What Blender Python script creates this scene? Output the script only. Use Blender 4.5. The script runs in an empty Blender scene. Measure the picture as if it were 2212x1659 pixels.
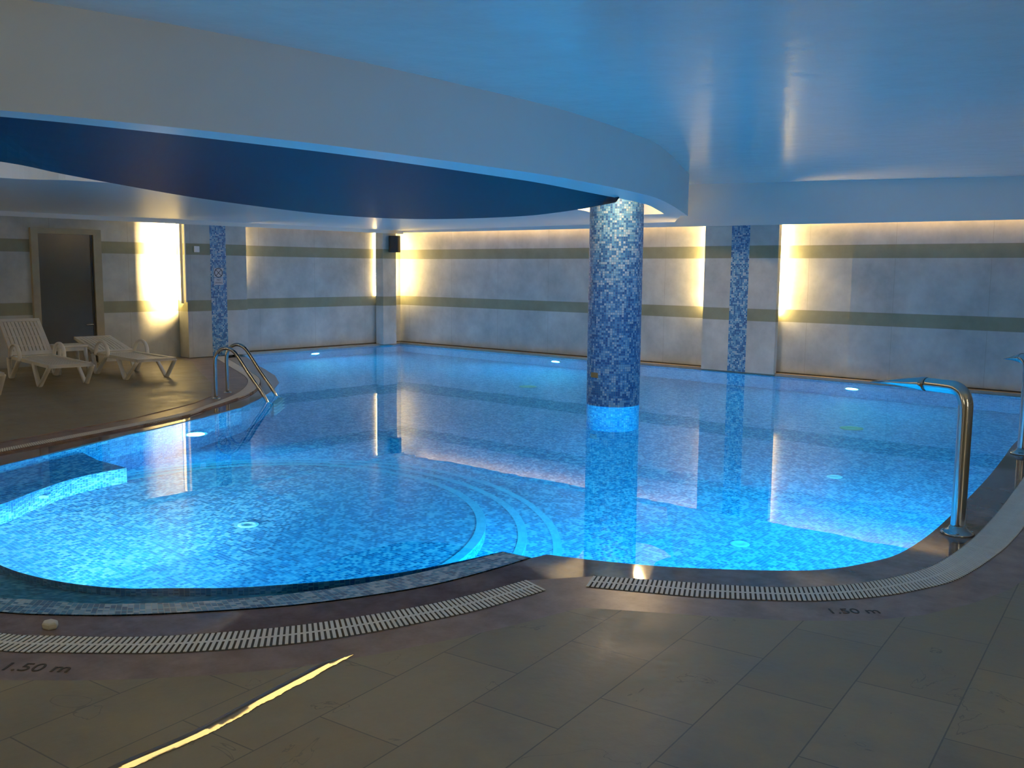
import bpy, bmesh, math, random
from mathutils import Vector, Matrix, geometry
random.seed(7)
S = bpy.context.scene
COL = S.collection
PI = math.pi

# ------------------------------------------------------------------ helpers
def catmull(pts, n=6):
    out = []
    m = len(pts)
    for i in range(m - 1):
        p0 = pts[max(i-1, 0)]; p1 = pts[i]; p2 = pts[i+1]; p3 = pts[min(i+2, m-1)]
        for k in range(n):
            t = k / n
            out.append(tuple(0.5*((2*p1[j]) + (-p0[j]+p2[j])*t + (2*p0[j]-5*p1[j]+4*p2[j]-p3[j])*t*t
                             + (-p0[j]+3*p1[j]-3*p2[j]+p3[j])*t**3) for j in range(len(p1))))
    out.append(tuple(pts[-1]))
    return out

def resample(pts, step):
    P = [Vector(p) for p in pts]
    L = [0]
    for a, b in zip(P, P[1:]): L.append(L[-1] + (b-a).length)
    n = max(2, int(round(L[-1]/step)) + 1)
    out = []; j = 0
    for i in range(n):
        s = L[-1]*i/(n-1)
        while j < len(L)-2 and L[j+1] < s: j += 1
        d = L[j+1]-L[j]
        t = 0 if d < 1e-9 else (s-L[j])/d
        out.append(P[j].lerp(P[j+1], min(max(t, 0), 1)))
    return out

def link(name, bm, mat=None, parent=None, smooth=False, loc=None):
    me = bpy.data.meshes.new(name)
    bm.normal_update()
    bm.to_mesh(me); bm.free()
    o = bpy.data.objects.new(name, me)
    COL.objects.link(o)
    if mat is not None:
        for m in (mat if isinstance(mat, (list, tuple)) else [mat]): me.materials.append(m)
    if smooth:
        for p in me.polygons: p.use_smooth = True
    if parent is not None: o.parent = parent
    if loc is not None: o.location = loc
    return o

def tag(o, label=None, cat=None, group=None, kind=None):
    if label: o['label'] = label
    if cat: o['category'] = cat
    if group: o['group'] = group
    if kind: o['kind'] = kind
    return o

def thing(name, loc, label, cat, rz=0.0, group=None):
    o = bpy.data.objects.new(name, None); COL.objects.link(o)
    o.location = loc; o.rotation_euler = (0, 0, rz)
    o.empty_display_size = 0.1
    return tag(o, label, cat, group)

def struct(name, bm, mat, label=None, cat=None, smooth=False):
    o = link(name, bm, mat, None, smooth)
    o['kind'] = 'structure'
    return tag(o, label, cat)

def copy_tree(o, parent=None):
    c = o.copy(); COL.objects.link(c)
    if parent is not None: c.parent = parent
    for ch in [x for x in bpy.data.objects if x.parent == o]:
        copy_tree(ch, c)
    return c

def box(bm, a, b):
    r = bmesh.ops.create_cube(bm, size=1.0)
    vs = r['verts']
    c = [(a[i]+b[i])/2 for i in range(3)]; s = [abs(b[i]-a[i]) for i in range(3)]
    for v in vs: v.co = Vector((c[0]+v.co.x*s[0], c[1]+v.co.y*s[1], c[2]+v.co.z*s[2]))
    return vs

def bevel(bm, w, seg=2):
    bmesh.ops.bevel(bm, geom=[e for e in bm.edges], offset=w, segments=seg, affect='EDGES', profile=0.6)

def tube(bm, pts, r, seg=12, caps=True):
    P = [Vector(p) for p in pts]
    rs = r if isinstance(r, (list, tuple)) else [r]*len(P)
    rings = []; up = None
    for i, p in enumerate(P):
        t = (P[min(i+1, len(P)-1)] - P[max(i-1, 0)]).normalized()
        if up is None:
            up = Vector((0, 0, 1)) if abs(t.z) < 0.9 else Vector((1, 0, 0))
        a = (up - t*up.dot(t)).normalized(); up = a
        b = t.cross(a)
        rr = rs[i] if isinstance(rs[i], (list, tuple)) else (rs[i], rs[i])
        rings.append([bm.verts.new(p + a*math.cos(2*PI*k/seg)*rr[0] + b*math.sin(2*PI*k/seg)*rr[1]) for k in range(seg)])
    for A, B in zip(rings, rings[1:]):
        for k in range(seg):
            bm.faces.new((A[k], A[(k+1) % seg], B[(k+1) % seg], B[k]))
    if caps:
        bm.faces.new(list(reversed(rings[0]))); bm.faces.new(rings[-1])

def lathe(bm, prof, seg=24, M=None):
    rings = []
    for r, z in prof:
        rings.append([bm.verts.new((r*math.cos(2*PI*k/seg), r*math.sin(2*PI*k/seg), z)) for k in range(seg)])
    for A, B in zip(rings, rings[1:]):
        for k in range(seg): bm.faces.new((A[k], A[(k+1) % seg], B[(k+1) % seg], B[k]))
    bm.faces.new(list(reversed(rings[0]))); bm.faces.new(rings[-1])
    if M is not None: bmesh.ops.transform(bm, matrix=M, verts=[v for R in rings for v in R])

def poly_fill(bm, loop, z):
    """one flat face-set filling a closed outline (list of xy or xyz)"""
    co = [Vector((p[0], p[1], z if len(p) == 2 else p[2])) for p in loop]
    flat = [Vector((c.x, c.y, 0)) for c in co]
    tris = geometry.tessellate_polygon([flat])
    vs = [bm.verts.new(c) for c in co]
    fs = []
    for t in tris:
        try: f = bm.faces.new([vs[i] for i in t])
        except ValueError: continue
        f.normal_update()
        if f.normal.z < 0: f.normal_flip()
        fs.append(f)
    return vs, fs

def slab(bm, loop, z0, z1):
    """closed solid over an outline"""
    n = len(loop)
    a, fa = poly_fill(bm, [(p[0], p[1]) for p in loop], z1)
    b, fb = poly_fill(bm, [(p[0], p[1]) for p in loop], z0)
    for f in fb: f.normal_flip()
    for i in range(n):
        j = (i+1) % n
        bm.faces.new((a[i], a[j], b[j], b[i]))
    bmesh.ops.recalc_face_normals(bm, faces=bm.faces[:])

def wall_strip(bm, path, z0, z1, closed=False):
    """vertical band along a plan path, uv in metres (run, height)"""
    uv = bm.loops.layers.uv.verify()
    P = [Vector((p[0], p[1], 0)) for p in path]
    if closed: P.append(P[0].copy())
    L = [0]
    for a, b in zip(P, P[1:]): L.append(L[-1]+(b-a).length)
    lo = [bm.verts.new((p.x, p.y, z0)) for p in P]; hi = [bm.verts.new((p.x, p.y, z1)) for p in P]
    for i in range(len(P)-1):
        f = bm.faces.new((lo[i], lo[i+1], hi[i+1], hi[i]))
        for l, q in zip(f.loops, ((L[i], z0), (L[i+1], z0), (L[i+1], z1), (L[i], z1))): l[uv].uv = q

def uv_flat(bm, faces=None):
    uv = bm.loops.layers.uv.verify()
    for f in (faces or bm.faces):
        for l in f.loops: l[uv].uv = (l.vert.co.x, l.vert.co.y)

# ------------------------------------------------------------------ materials
def new_mat(name):
    m = bpy.data.materials.new(name); m.use_nodes = True
    nt = m.node_tree
    return m, nt, nt.nodes['Principled BSDF']

def lin(c):
    return tuple(((x/255)/12.92 if x/255 <= .04045 else ((x/255+.055)/1.055)**2.4) for x in c) + (1,)

def plain(name, col, rough=0.5, metal=0.0, spec=0.5, noise=0.0, nscale=8.0, bump=0.0, bscale=40.0):
    m, nt, b = new_mat(name)
    b.inputs['Base Color'].default_value = tuple(col[:3]) + (1,)
    b.inputs['Roughness'].default_value = rough
    b.inputs['Metallic'].default_value = metal
    b.inputs['Specular IOR Level'].default_value = spec
    N = nt.nodes
    tc = N.new('ShaderNodeTexCoord')
    if noise:
        n = N.new('ShaderNodeTexNoise'); n.inputs['Scale'].default_value = nscale; n.inputs['Detail'].default_value = 6
        nt.links.new(tc.outputs['Object'], n.inputs['Vector'])
        mx = N.new('ShaderNodeMix'); mx.data_type = 'RGBA'
        mx.inputs['A'].default_value = tuple(c*(1-noise) for c in col[:3]) + (1,)
        mx.inputs['B'].default_value = tuple(min(1, c*(1+noise)) for c in col[:3]) + (1,)
        nt.links.new(n.outputs['Fac'], mx.inputs['Factor'])
        nt.links.new(mx.outputs['Result'], b.inputs['Base Color'])
    if bump:
        n2 = N.new('ShaderNodeTexNoise'); n2.inputs['Scale'].default_value = bscale; n2.inputs['Detail'].default_value = 4
        nt.links.new(tc.outputs['Object'], n2.inputs['Vector'])
        bp = N.new('ShaderNodeBump'); bp.inputs['Strength'].default_value = bump; bp.inputs['Distance'].default_value = 0.01
        nt.links.new(n2.outputs['Fac'], bp.inputs['Height']); nt.links.new(bp.outputs['Normal'], b.inputs['Normal'])
    return m

def emit(name, col, strength):
    m, nt, b = new_mat(name)
    nt.nodes.remove(b)
    e = nt.nodes.new('ShaderNodeEmission'); e.inputs['Color'].default_value = tuple(col[:3]) + (1,)
    e.inputs['Strength'].default_value = strength
    nt.links.new(e.outputs['Emission'], nt.nodes['Material Output'].inputs['Surface'])
    return m

def math_node(nt, op, a, b=None, c=None):
    n = nt.nodes.new('ShaderNodeMath'); n.operation = op
    for i, v in enumerate((a, b, c)):
        if v is None: continue
        if isinstance(v, (int, float)): n.inputs[i].default_value = v
        else: nt.links.new(v, n.inputs[i])
    return n.outputs[0]

def mosaic(name, cols, grout, size=0.025, rough=0.38, joint=0.07):
    m, nt, b = new_mat(name); N = nt.nodes; Lk = nt.links
    uv = N.new('ShaderNodeUVMap')
    sep = N.new('ShaderNodeSeparateXYZ'); Lk.new(uv.outputs['UV'], sep.inputs[0])
    u = math_node(nt, 'DIVIDE', sep.outputs['X'], size); v = math_node(nt, 'DIVIDE', sep.outputs['Y'], size)
    cmb = N.new('ShaderNodeCombineXYZ')
    Lk.new(math_node(nt, 'FLOOR', u), cmb.inputs[0]); Lk.new(math_node(nt, 'FLOOR', v), cmb.inputs[1])
    wn = N.new('ShaderNodeTexWhiteNoise'); wn.noise_dimensions = '3D'; Lk.new(cmb.outputs[0], wn.inputs['Vector'])
    # loose clustering of the colours
    ns = N.new('ShaderNodeTexNoise'); ns.inputs['Scale'].default_value = 0.28; ns.inputs['Detail'].default_value = 1
    Lk.new(cmb.outputs[0], ns.inputs['Vector'])
    val = math_node(nt, 'ADD', math_node(nt, 'MULTIPLY', wn.outputs['Value'], 0.62), math_node(nt, 'MULTIPLY', math_node(nt, 'SUBTRACT', ns.outputs['Fac'], 0.5), 1.1))
    val = math_node(nt, 'ADD', val, 0.19)
    cr = N.new('ShaderNodeValToRGB'); cr.color_ramp.interpolation = 'CONSTANT'
    els = cr.color_ramp.elements
    while len(els) < len(cols): els.new(0.5)
    for i, (p, c) in enumerate(cols):
        els[i].position = p; els[i].color = tuple(c) + (1,)
    Lk.new(val, cr.inputs['Fac'])
    fu = math_node(nt, 'ABSOLUTE', math_node(nt, 'SUBTRACT', math_node(nt, 'FRACT', u), 0.5))
    fv = math_node(nt, 'ABSOLUTE', math_node(nt, 'SUBTRACT', math_node(nt, 'FRACT', v), 0.5))
    g = math_node(nt, 'GREATER_THAN', math_node(nt, 'MAXIMUM', fu, fv), 0.5-joint)
    mx = N.new('ShaderNodeMix'); mx.data_type = 'RGBA'
    Lk.new(g, mx.inputs['Factor']); Lk.new(cr.outputs['Color'], mx.inputs['A']); mx.inputs['B'].default_value = tuple(grout) + (1,)
    Lk.new(mx.outputs['Result'], b.inputs['Base Color'])
    b.inputs['Roughness'].default_value = rough; b.inputs['Specular IOR Level'].default_value = .3
    return m

def wall_marble():
    m, nt, b = new_mat('banded_marble'); N = nt.nodes; Lk = nt.links
    geo = N.new('ShaderNodeNewGeometry'); sep = N.new('ShaderNodeSeparateXYZ'); Lk.new(geo.outputs['Position'], sep.inputs[0])
    z = sep.outputs['Z']
    def band(a, c):
        return math_node(nt, 'MULTIPLY', math_node(nt, 'GREATER_THAN', z, a), math_node(nt, 'LESS_THAN', z, c))
    bd = math_node(nt, 'ADD', band(0.79, 0.966), band(1.71, 1.889))
    n1 = N.new('ShaderNodeTexNoise'); n1.inputs['Scale'].default_value = 1.6; n1.inputs['Detail'].default_value = 9; n1.inputs['Roughness'].default_value = .65
    Lk.new(geo.outputs['Position'], n1.inputs['Vector'])
    def ramp(c0, c1, p0=.35, p1=.68):
        r = N.new('ShaderNodeValToRGB'); r.color_ramp.elements[0].position = p0; r.color_ramp.elements[1].position = p1
        r.color_ramp.elements[0].color = c0 + (1,); r.color_ramp.elements[1].color = c1 + (1,)
        Lk.new(n1.outputs['Fac'], r.inputs['Fac']); return r.outputs['Color']
    light = ramp((.40, .42, .40), (.62, .64, .60)); dark = ramp((.215, .225, .15), (.31, .32, .22))
    mx = N.new('ShaderNodeMix'); mx.data_type = 'RGBA'; Lk.new(bd, mx.inputs['Factor']); Lk.new(light, mx.inputs['A']); Lk.new(dark, mx.inputs['B'])
    # slab joints: thin lines along the band edges and a vertical joint every 1.2 m
    xy = math_node(nt, 'ADD', sep.outputs['X'], sep.outputs['Y'])
    jv = math_node(nt, 'LESS_THAN', math_node(nt, 'FRACT', math_node(nt, 'DIVIDE', math_node(nt, 'ADD', xy, 20.13), 1.2)), 0.004)
    def edge(a): return math_node(nt, 'LESS_THAN', math_node(nt, 'ABSOLUTE', math_node(nt, 'SUBTRACT', z, a)), 0.004)
    je = math_node(nt, 'MAXIMUM', math_node(nt, 'MAXIMUM', edge(.79), edge(.966)), math_node(nt, 'MAXIMUM', edge(1.71), edge(1.889)))
    j = math_node(nt, 'MAXIMUM', jv, je)
    mj = N.new('ShaderNodeMix'); mj.data_type = 'RGBA'; mj.inputs['B'].default_value = (.25, .23, .18, 1)
    Lk.new(math_node(nt, 'MULTIPLY', j, .55), mj.inputs['Factor']); Lk.new(mx.outputs['Result'], mj.inputs['A'])
    Lk.new(mj.outputs['Result'], b.inputs['Base Color'])
    b.inputs['Roughness'].default_value = .42; b.inputs['Specular IOR Level'].default_value = .35
    return m

def deck_stone():
    m, nt, b = new_mat('deck_stone'); N = nt.nodes; Lk = nt.links
    geo = N.new('ShaderNodeNewGeometry')
    mp = N.new('ShaderNodeMapping'); mp.inputs['Rotation'].default_value = (0, 0, math.radians(-97 + 90))
    mp.inputs['Location'].default_value = (0.05, 0.12, 0)
    Lk.new(geo.outputs['Position'], mp.inputs['Vector'])
    sw = N.new('ShaderNodeSeparateXYZ'); Lk.new(mp.outputs['Vector'], sw.inputs[0])
    cb = N.new('ShaderNodeCombineXYZ'); Lk.new(sw.outputs['Y'], cb.inputs[0]); Lk.new(sw.outputs['X'], cb.inputs[1])
    br = N.new('ShaderNodeTexBrick'); Lk.new(cb.outputs[0], br.inputs['Vector'])
    br.inputs['Scale'].default_value = 1.0; br.inputs['Brick Width'].default_value = .66; br.inputs['Row Height'].default_value = .345
    br.inputs['Mortar Size'].default_value = .003; br.inputs['Mortar Smooth'].default_value = .3; br.inputs['Bias'].default_value = 0
    br.offset = .42
    br.inputs['Color1'].default_value = (.265, .222, .138, 1); br.inputs['Color2'].default_value = (.31, .26, .162, 1); br.inputs['Mortar'].default_value = (.13, .115, .09, 1)
    n1 = N.new('ShaderNodeTexNoise'); n1.inputs['Scale'].default_value = 2.3; n1.inputs['Detail'].default_value = 8; n1.inputs['Roughness'].default_value = .7
    Lk.new(geo.outputs['Position'], n1.inputs['Vector'])
    r = N.new('ShaderNodeValToRGB'); r.color_ramp.elements[0].position = .3; r.color_ramp.elements[1].position = .7
    r.color_ramp.elements[0].color = (.68, .68, .68, 1); r.color_ramp.elements[1].color = (1.1, 1.1, 1.1, 1)
    Lk.new(n1.outputs['Fac'], r.inputs['Fac'])
    mu = N.new('ShaderNodeMix'); mu.data_type = 'RGBA'; mu.blend_type = 'MULTIPLY'; mu.inputs['Factor'].default_value = 1
    Lk.new(br.outputs['Color'], mu.inputs['A']); Lk.new(r.outputs['Color'], mu.inputs['B'])
    # a few dark veins
    v = N.new('ShaderNodeTexNoise'); v.inputs['Scale'].default_value = 2.1; v.inputs['Detail'].default_value = 5; v.inputs['Distortion'].default_value = 1.2
    Lk.new(geo.outputs['Position'], v.inputs['Vector'])
    vv = math_node(nt, 'LESS_THAN', math_node(nt, 'ABSOLUTE', math_node(nt, 'SUBTRACT', v.outputs['Fac'], .62)), .0035)
    mv = N.new('ShaderNodeMix'); mv.data_type = 'RGBA'; mv.inputs['B'].default_value = (.11, .10, .08, 1)
    Lk.new(math_node(nt, 'MULTIPLY', vv, .6), mv.inputs['Factor']); Lk.new(mu.outputs['Result'], mv.inputs['A'])
    Lk.new(mv.outputs['Result'], b.inputs['Base Color'])
    rr = N.new('ShaderNodeMapRange'); rr.inputs['From Min'].default_value = .35; rr.inputs['From Max'].default_value = .65
    rr.inputs['To Min'].default_value = .30; rr.inputs['To Max'].default_value = .52
    Lk.new(n1.outputs['Fac'], rr.inputs['Value']); Lk.new(rr.outputs['Result'], b.inputs['Roughness'])
    bp = N.new('ShaderNodeBump'); bp.inputs['Strength'].default_value = .12; bp.inputs['Distance'].default_value = .01
    n3 = N.new('ShaderNodeTexNoise'); n3.inputs['Scale'].default_value = 26; Lk.new(geo.outputs['Position'], n3.inputs['Vector'])
    Lk.new(n3.outputs['Fac'], bp.inputs['Height']); Lk.new(bp.outputs['Normal'], b.inputs['Normal'])
    return m

def brown_stone(name, rough, bright=1.0):
    m, nt, b = new_mat(name); N = nt.nodes; Lk = nt.links
    geo = N.new('ShaderNodeNewGeometry')
    n1 = N.new('ShaderNodeTexNoise'); n1.inputs['Scale'].default_value = 5; n1.inputs['Detail'].default_value = 9; n1.inputs['Roughness'].default_value = .7
    Lk.new(geo.outputs['Position'], n1.inputs['Vector'])
    r = N.new('ShaderNodeValToRGB'); r.color_ramp.elements[0].position = .32; r.color_ramp.elements[1].position = .7
    r.color_ramp.elements[0].color = (.15*bright, .10*bright, .085*bright, 1); r.color_ramp.elements[1].color = (.34*bright, .245*bright, .21*bright, 1)
    Lk.new(n1.outputs['Fac'], r.inputs['Fac']); Lk.new(r.outputs['Color'], b.inputs['Base Color'])
    b.inputs['Roughness'].default_value = rough
    return m

def water_mat():
    m = bpy.data.materials.new('pool_water'); m.use_nodes = True; nt = m.node_tree; N = nt.nodes
    N.remove(N['Principled BSDF'])
    g = N.new('ShaderNodeBsdfRefraction'); g.inputs['IOR'].default_value = 1.333; g.inputs['Roughness'].default_value = 0
    g.inputs['Color'].default_value = (.45, .98, 1, 1)
    gl = N.new('ShaderNodeBsdfGlossy'); gl.inputs['Roughness'].default_value = 0; gl.inputs['Color'].default_value = (1, 1, 1, 1)
    fr = N.new('ShaderNodeFresnel'); fr.inputs['IOR'].default_value = 1.333
    ms = N.new('ShaderNodeMixShader')
    nt.links.new(fr.outputs[0], ms.inputs[0]); nt.links.new(g.outputs[0], ms.inputs[1]); nt.links.new(gl.outputs[0], ms.inputs[2])
    geo = N.new('ShaderNodeNewGeometry')
    n = N.new('ShaderNodeTexNoise'); n.inputs['Scale'].default_value = 2.2; n.inputs['Detail'].default_value = 2
    nt.links.new(geo.outputs['Position'], n.inputs['Vector'])
    bp = N.new('ShaderNodeBump'); bp.inputs['Strength'].default_value = .05; bp.inputs['Distance'].default_value = .01
    nt.links.new(n.outputs['Fac'], bp.inputs['Height'])
    for sk in (g.inputs['Normal'], gl.inputs['Normal'], fr.inputs['Normal']): nt.links.new(bp.outputs['Normal'], sk)
    nt.links.new(ms.outputs[0], N['Material Output'].inputs['Surface'])
    return m

BLUES = [(0.0, (.008, .11, .27)), (.27, (.014, .17, .38)), (.42, (.03, .26, .48)), (.56, (.18, .40, .58)), (.70, (.34, .52, .65))]
M_tile = mosaic('blue_mosaic', BLUES, (.30, .42, .50))
M_nose = mosaic('pale_mosaic', [(0, (.16, .46, .60)), (.5, (.22, .54, .66))], (.2, .48, .6))
COLB = [(0.0, (.018, .11, .32)), (.24, (.03, .17, .42)), (.42, (.10, .32, .58)), (.56, (.24, .48, .66)), (.74, (.46, .60, .68))]
M_coltile = mosaic('column_mosaic', COLB, (.15, .24, .34))
M_wall = wall_marble()
M_deck = deck_stone()
M_stone = brown_stone('brown_stone', .33)
M_wet = brown_stone('wet_brown_stone', .05, .8)
M_ledge = plain('ledge_stone', (.36, .29, .22), .3, noise=.25, nscale=9)
M_dark = plain('painted_gap_shade', (.03, .028, .025), .7)  # near-black colour painted in as the shade of gaps
M_paint = plain('white_paint', (.80, .80, .76), .32, spec=.4, noise=.03, nscale=3, bump=.05, bscale=5)
M_gloss = plain('gloss_ceiling_paint', (.79, .80, .74), .19, spec=.5, noise=.03, nscale=2, bump=.55, bscale=4)
M_navy = plain('navy_paint', (.006, .030, .060), .5, spec=.2, noise=.1, nscale=3)
M_steel = plain('stainless_steel', (.55, .54, .52), .16, metal=1.0, noise=.05, nscale=15)
M_plastic = plain('white_plastic', (.74, .72, .66), .38, noise=.04, nscale=10)
M_grate = plain('grate_plastic', (.80, .78, .72), .5, noise=.12, nscale=12)
M_black = plain('black_plastic', (.012, .012, .013), .45, noise=.1, nscale=20)
M_frame = plain('door_frame_stone', (.36, .32, .21), .4, noise=.18, nscale=7)
M_glassdoor = plain('dark_tinted_glass', (.075, .078, .062), .16, spec=.8, noise=.15, nscale=2)
M_sign = plain('sign_white', (.62, .62, .64), .4, noise=.04, nscale=20)
M_ink = plain('sign_ink', (.02, .025, .05), .5, noise=.05, nscale=20)
M_digit = plain('dark_digit_paint', (.022, .020, .018), .5, noise=.1, nscale=30)
M_orange = plain('orange_plaque', (.40, .24, .07), .4, noise=.2, nscale=60)
M_amber = plain('amber_fitting', (.50, .46, .20), .4, noise=.1, nscale=30)
M_white = plain('white_fitting', (.78, .80, .80), .3, noise=.03, nscale=30)
M_cap = plain('off_white_cap', (.60, .57, .48), .45, noise=.12, nscale=40)
M_water = water_mat()
M_puddle = plain('puddle_water', (.20, .165, .115), .015, spec=.6, noise=.25, nscale=14)
WARM = (1.0, .66, .24)
M_led = emit('warm_led', WARM, 110.0)
M_ledstrip = emit('warm_led_strip', (1.0, .60, .25), 17.0)
M_ledcove = emit('warm_cove_led', (1.0, .66, .22), 14.0)
M_ledcove2 = emit('warm_column_cove', (1.0, .68, .36), 190.0)
M_lens = emit('pool_lamp_lens', (.03, .60, 1.0), 1950.0)
M_lensk = emit('paddling_lamp_lens', (.06, .58, 1.0), 1150.0)
M_alu = plain('grey_profile', (.35, .34, .32), .4, metal=.6, noise=.05, nscale=10)

# ------------------------------------------------------------------ plan curves (metres; water level z = 0)
C0 = (8.88, -9.65)                      # centre of the paddling circle
def arc(r0, r1, a0, a1, n=9):
    out = []
    for i in range(n):
        t = i/(n-1); a = math.radians(a0+(a1-a0)*t); r = r0+(r1-r0)*t
        out.append((C0[0]+r*math.cos(a), C0[1]+r*math.sin(a)))
    return out
RIM_OUT = [(10.266, -11.573), (10.489, -11.412), (10.689, -11.23), (10.9, -10.98), (11.12, -10.67), (11.277, -10.347), (11.385, -10.021), (11.43, -9.65), (11.439, -9.41)]
RIM_WATER = [(10.044, -11.49), (10.209, -11.38), (10.431, -11.24), (10.601, -11.076), (10.755, -10.9), (10.885, -10.705), (10.978, -10.541), (11.081, -10.293), (11.17, -9.983), (11.215, -9.67), (11.25, -9.40)]
LEDGE = [(9.5, -11.30), (9.72, -11.28), (9.97, -11.22), (10.19, -11.13), (10.36, -11.02), (10.47, -10.91), (10.69, -10.70), (10.87, -10.45), (11.02, -10.2), (11.12, -9.95), (11.19, -9.66), (11.235, -9.39)]
EDGE_R = [(11.46, -9.29), (11.758, -9.177), (12.093, -9.004), (12.498, -8.699), (12.675, -8.495), (12.778, -8.251), (12.838, -7.984), (12.834, -7.521), (12.787, -6.955), (12.695, -6.096), (12.617, -5.442), (12.506, -4.638), (12.382, -3.755), (12.25, -2.2), (12.12, -.15)]
BANK_L = [(6.978, -10.338), (6.81, -9.973), (6.623, -9.566), (6.411, -9.115), (6.224, -8.629), (5.961, -8.054), (5.601, -7.357), (5.168, -6.838), (4.567, -6.226), (4.004, -5.75), (3.274, -5.308), (2.439, -4.907), (1.758, -4.606), (0.735, -4.085), (.30, -3.86)]
GL_UP = [(10.551, -11.68), (10.738, -11.548), (10.908, -11.409), (11.059, -11.26), (11.205, -11.069), (11.36, -10.829), (11.483, -10.56), (11.585, -10.276), (11.648, -9.985), (11.682, -9.733)]
GL_LO = [(10.749, -11.754), (10.876, -11.656), (11.02, -11.535), (11.223, -11.349), (11.383, -11.157), (11.527, -10.94), (11.644, -10.695), (11.738, -10.41), (11.807, -10.151), (11.854, -9.782)]
GR_UP = [(11.893, -9.449), (12.179, -9.278), (12.494, -9.091), (12.68, -8.946), (12.851, -8.74), (12.981, -8.462), (13.055, -8.165), (13.07, -7.832), (13.055, -7.387), (13.002, -6.785), (12.932, -6.164), (12.836, -5.396), (12.72, -4.6), (12.6, -3.75), (12.47, -2.2), (12.34, -.15)]
GR_LO = [(11.965, -9.608), (12.189, -9.497), (12.43, -9.372), (12.676, -9.2), (12.857, -9.042), (13.01, -8.84), (13.13, -8.6), (13.225, -8.284), (13.252, -7.753), (13.24, -7.332), (13.20, -6.85), (13.12, -6.1), (13.02, -5.3), (12.91, -4.5), (12.79, -3.7), (12.66, -2.2), (12.53, -.15)]
OUT = [(11.04, -11.863), (11.253, -11.673), (11.415, -11.504), (11.564, -11.325), (11.728, -11.086), (11.857, -10.792), (11.976, -10.455), (12.057, -10.155), (12.12, -9.86), (12.318, -9.738), (12.56, -9.59), (12.881, -9.377), (13.122, -9.155), (13.27, -8.928), (13.381, -8.638), (13.456, -8.314), (13.487, -7.9), (13.47, -7.3), (13.42, -6.5), (13.30, -5.3), (13.18, -4.2), (13.02, -2.2), (12.88, 0)]
BL_GI = [(6.545, -10.175), (6.33, -9.515), (6.11, -8.846), (5.817, -8.118), (5.52, -7.705), (5.16, -7.185), (4.72, -6.634), (4.067, -6.084), (3.392, -5.66), (2.299, -5.165), (0.918, -4.55), (.36, -4.28)]
BL_GO = [(6.401, -10.121), (6.16, -9.44), (5.95, -8.80), (5.66, -8.07), (5.37, -7.66), (5.02, -7.20), (4.58, -6.72), (3.96, -6.21), (3.30, -5.80), (2.22, -5.31), (.84, -4.70), (.36, -4.47)]
BL_OUT = [(6.117, -10.013), (5.92, -9.439), (5.68, -8.634), (5.117, -7.63), (4.75, -7.2), (3.7, -6.55), (2.2, -5.85), (.9, -5.2), (0, -4.95)]

rim_arc = arc(2.37, 2.10, -54.2, -158, 9)
W_path = list(reversed(BANK_L)) + list(reversed(arc(2.36, 2.04, -58, -158, 9)))[1:] + catmull(RIM_OUT, 4) + catmull(EDGE_R, 4)
O_path = list(reversed(BL_OUT)) + list(reversed(arc(3.08, 2.80, -50, -170, 9)))[1:] + OUT
G_path = list(reversed(BL_GI)) + list(reversed(arc(2.63, 2.40, -54, -166, 9)))[1:] + GL_UP + GR_UP

# ------------------------------------------------------------------ floor, coping, ledges
bm = bmesh.new()
poly_fill(bm, [(0, -17), (16.6, -17), (16.6, 0)] + list(reversed(O_path)), .03)
struct('floor', bm, M_deck)
bm = bmesh.new()
poly_fill(bm, O_path + list(reversed(G_path)), .022)
wall_strip(bm, O_path, .02, .03)
struct('coping_outer', bm, M_stone, 'brown stone band between the drain channel and the deck tiles', 'coping')
bm = bmesh.new()
poly_fill(bm, G_path + list(reversed(W_path)), .006)
wall_strip(bm, G_path, .006, .022)
wall_strip(bm, W_path, -.04, .006)
struct('coping_inner', bm, M_wet, 'wet brown stone band along the edge of the water', 'coping')
# far ledges at the foot of the walls
bm = bmesh.new()
box(bm, (.15, -.15, -.06), (12.12, -.035, .035)); box(bm, (.035, -3.86, -.06), (.15, -.035, .035))
struct('trim_1', bm, M_ledge, 'narrow stone ledge at the foot of the far walls along the water', 'ledge')
bm = bmesh.new()
box(bm, (0, -.036, -.05), (13, -.001, .05)); box(bm, (.001, -3.9, -.05), (.036, 0, .05))
struct('gap_shade_strip', bm, M_dark)  # solid dark strip stands in for the shaded gap at the wall foot

# ------------------------------------------------------------------ pool basin
shore = list(reversed(BANK_L)) + list(reversed(arc(2.30, 2.04, -62, -158, 9)))[1:] + [(9.2, -11.72)]
top = [(.15, -3.80)] + shore[1:] + catmull(RIM_OUT, 4) + catmull(EDGE_R, 4) + [(8.36, -.15), (7.0, -.15), (.15, -.15)]
wal = [(.15, -3.80)] + shore[1:-1] + [(9.2, -11.62)] + catmull(LEDGE, 4) + [(11.44, -9.36)] + catmull(EDGE_R, 4) + [(8.36, -.15), (7.0, -.15), (.15, -.15)]
bm = bmesh.new()
v, f = poly_fill(bm, wal, -1.5); uv_flat(bm, f)
wall_strip(bm, list(reversed(wal)), -1.5, -.005, True)
basin = struct('pool_basin', bm, M_tile, 'pool basin lined with mixed blue mosaic tiles', 'pool')

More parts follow.
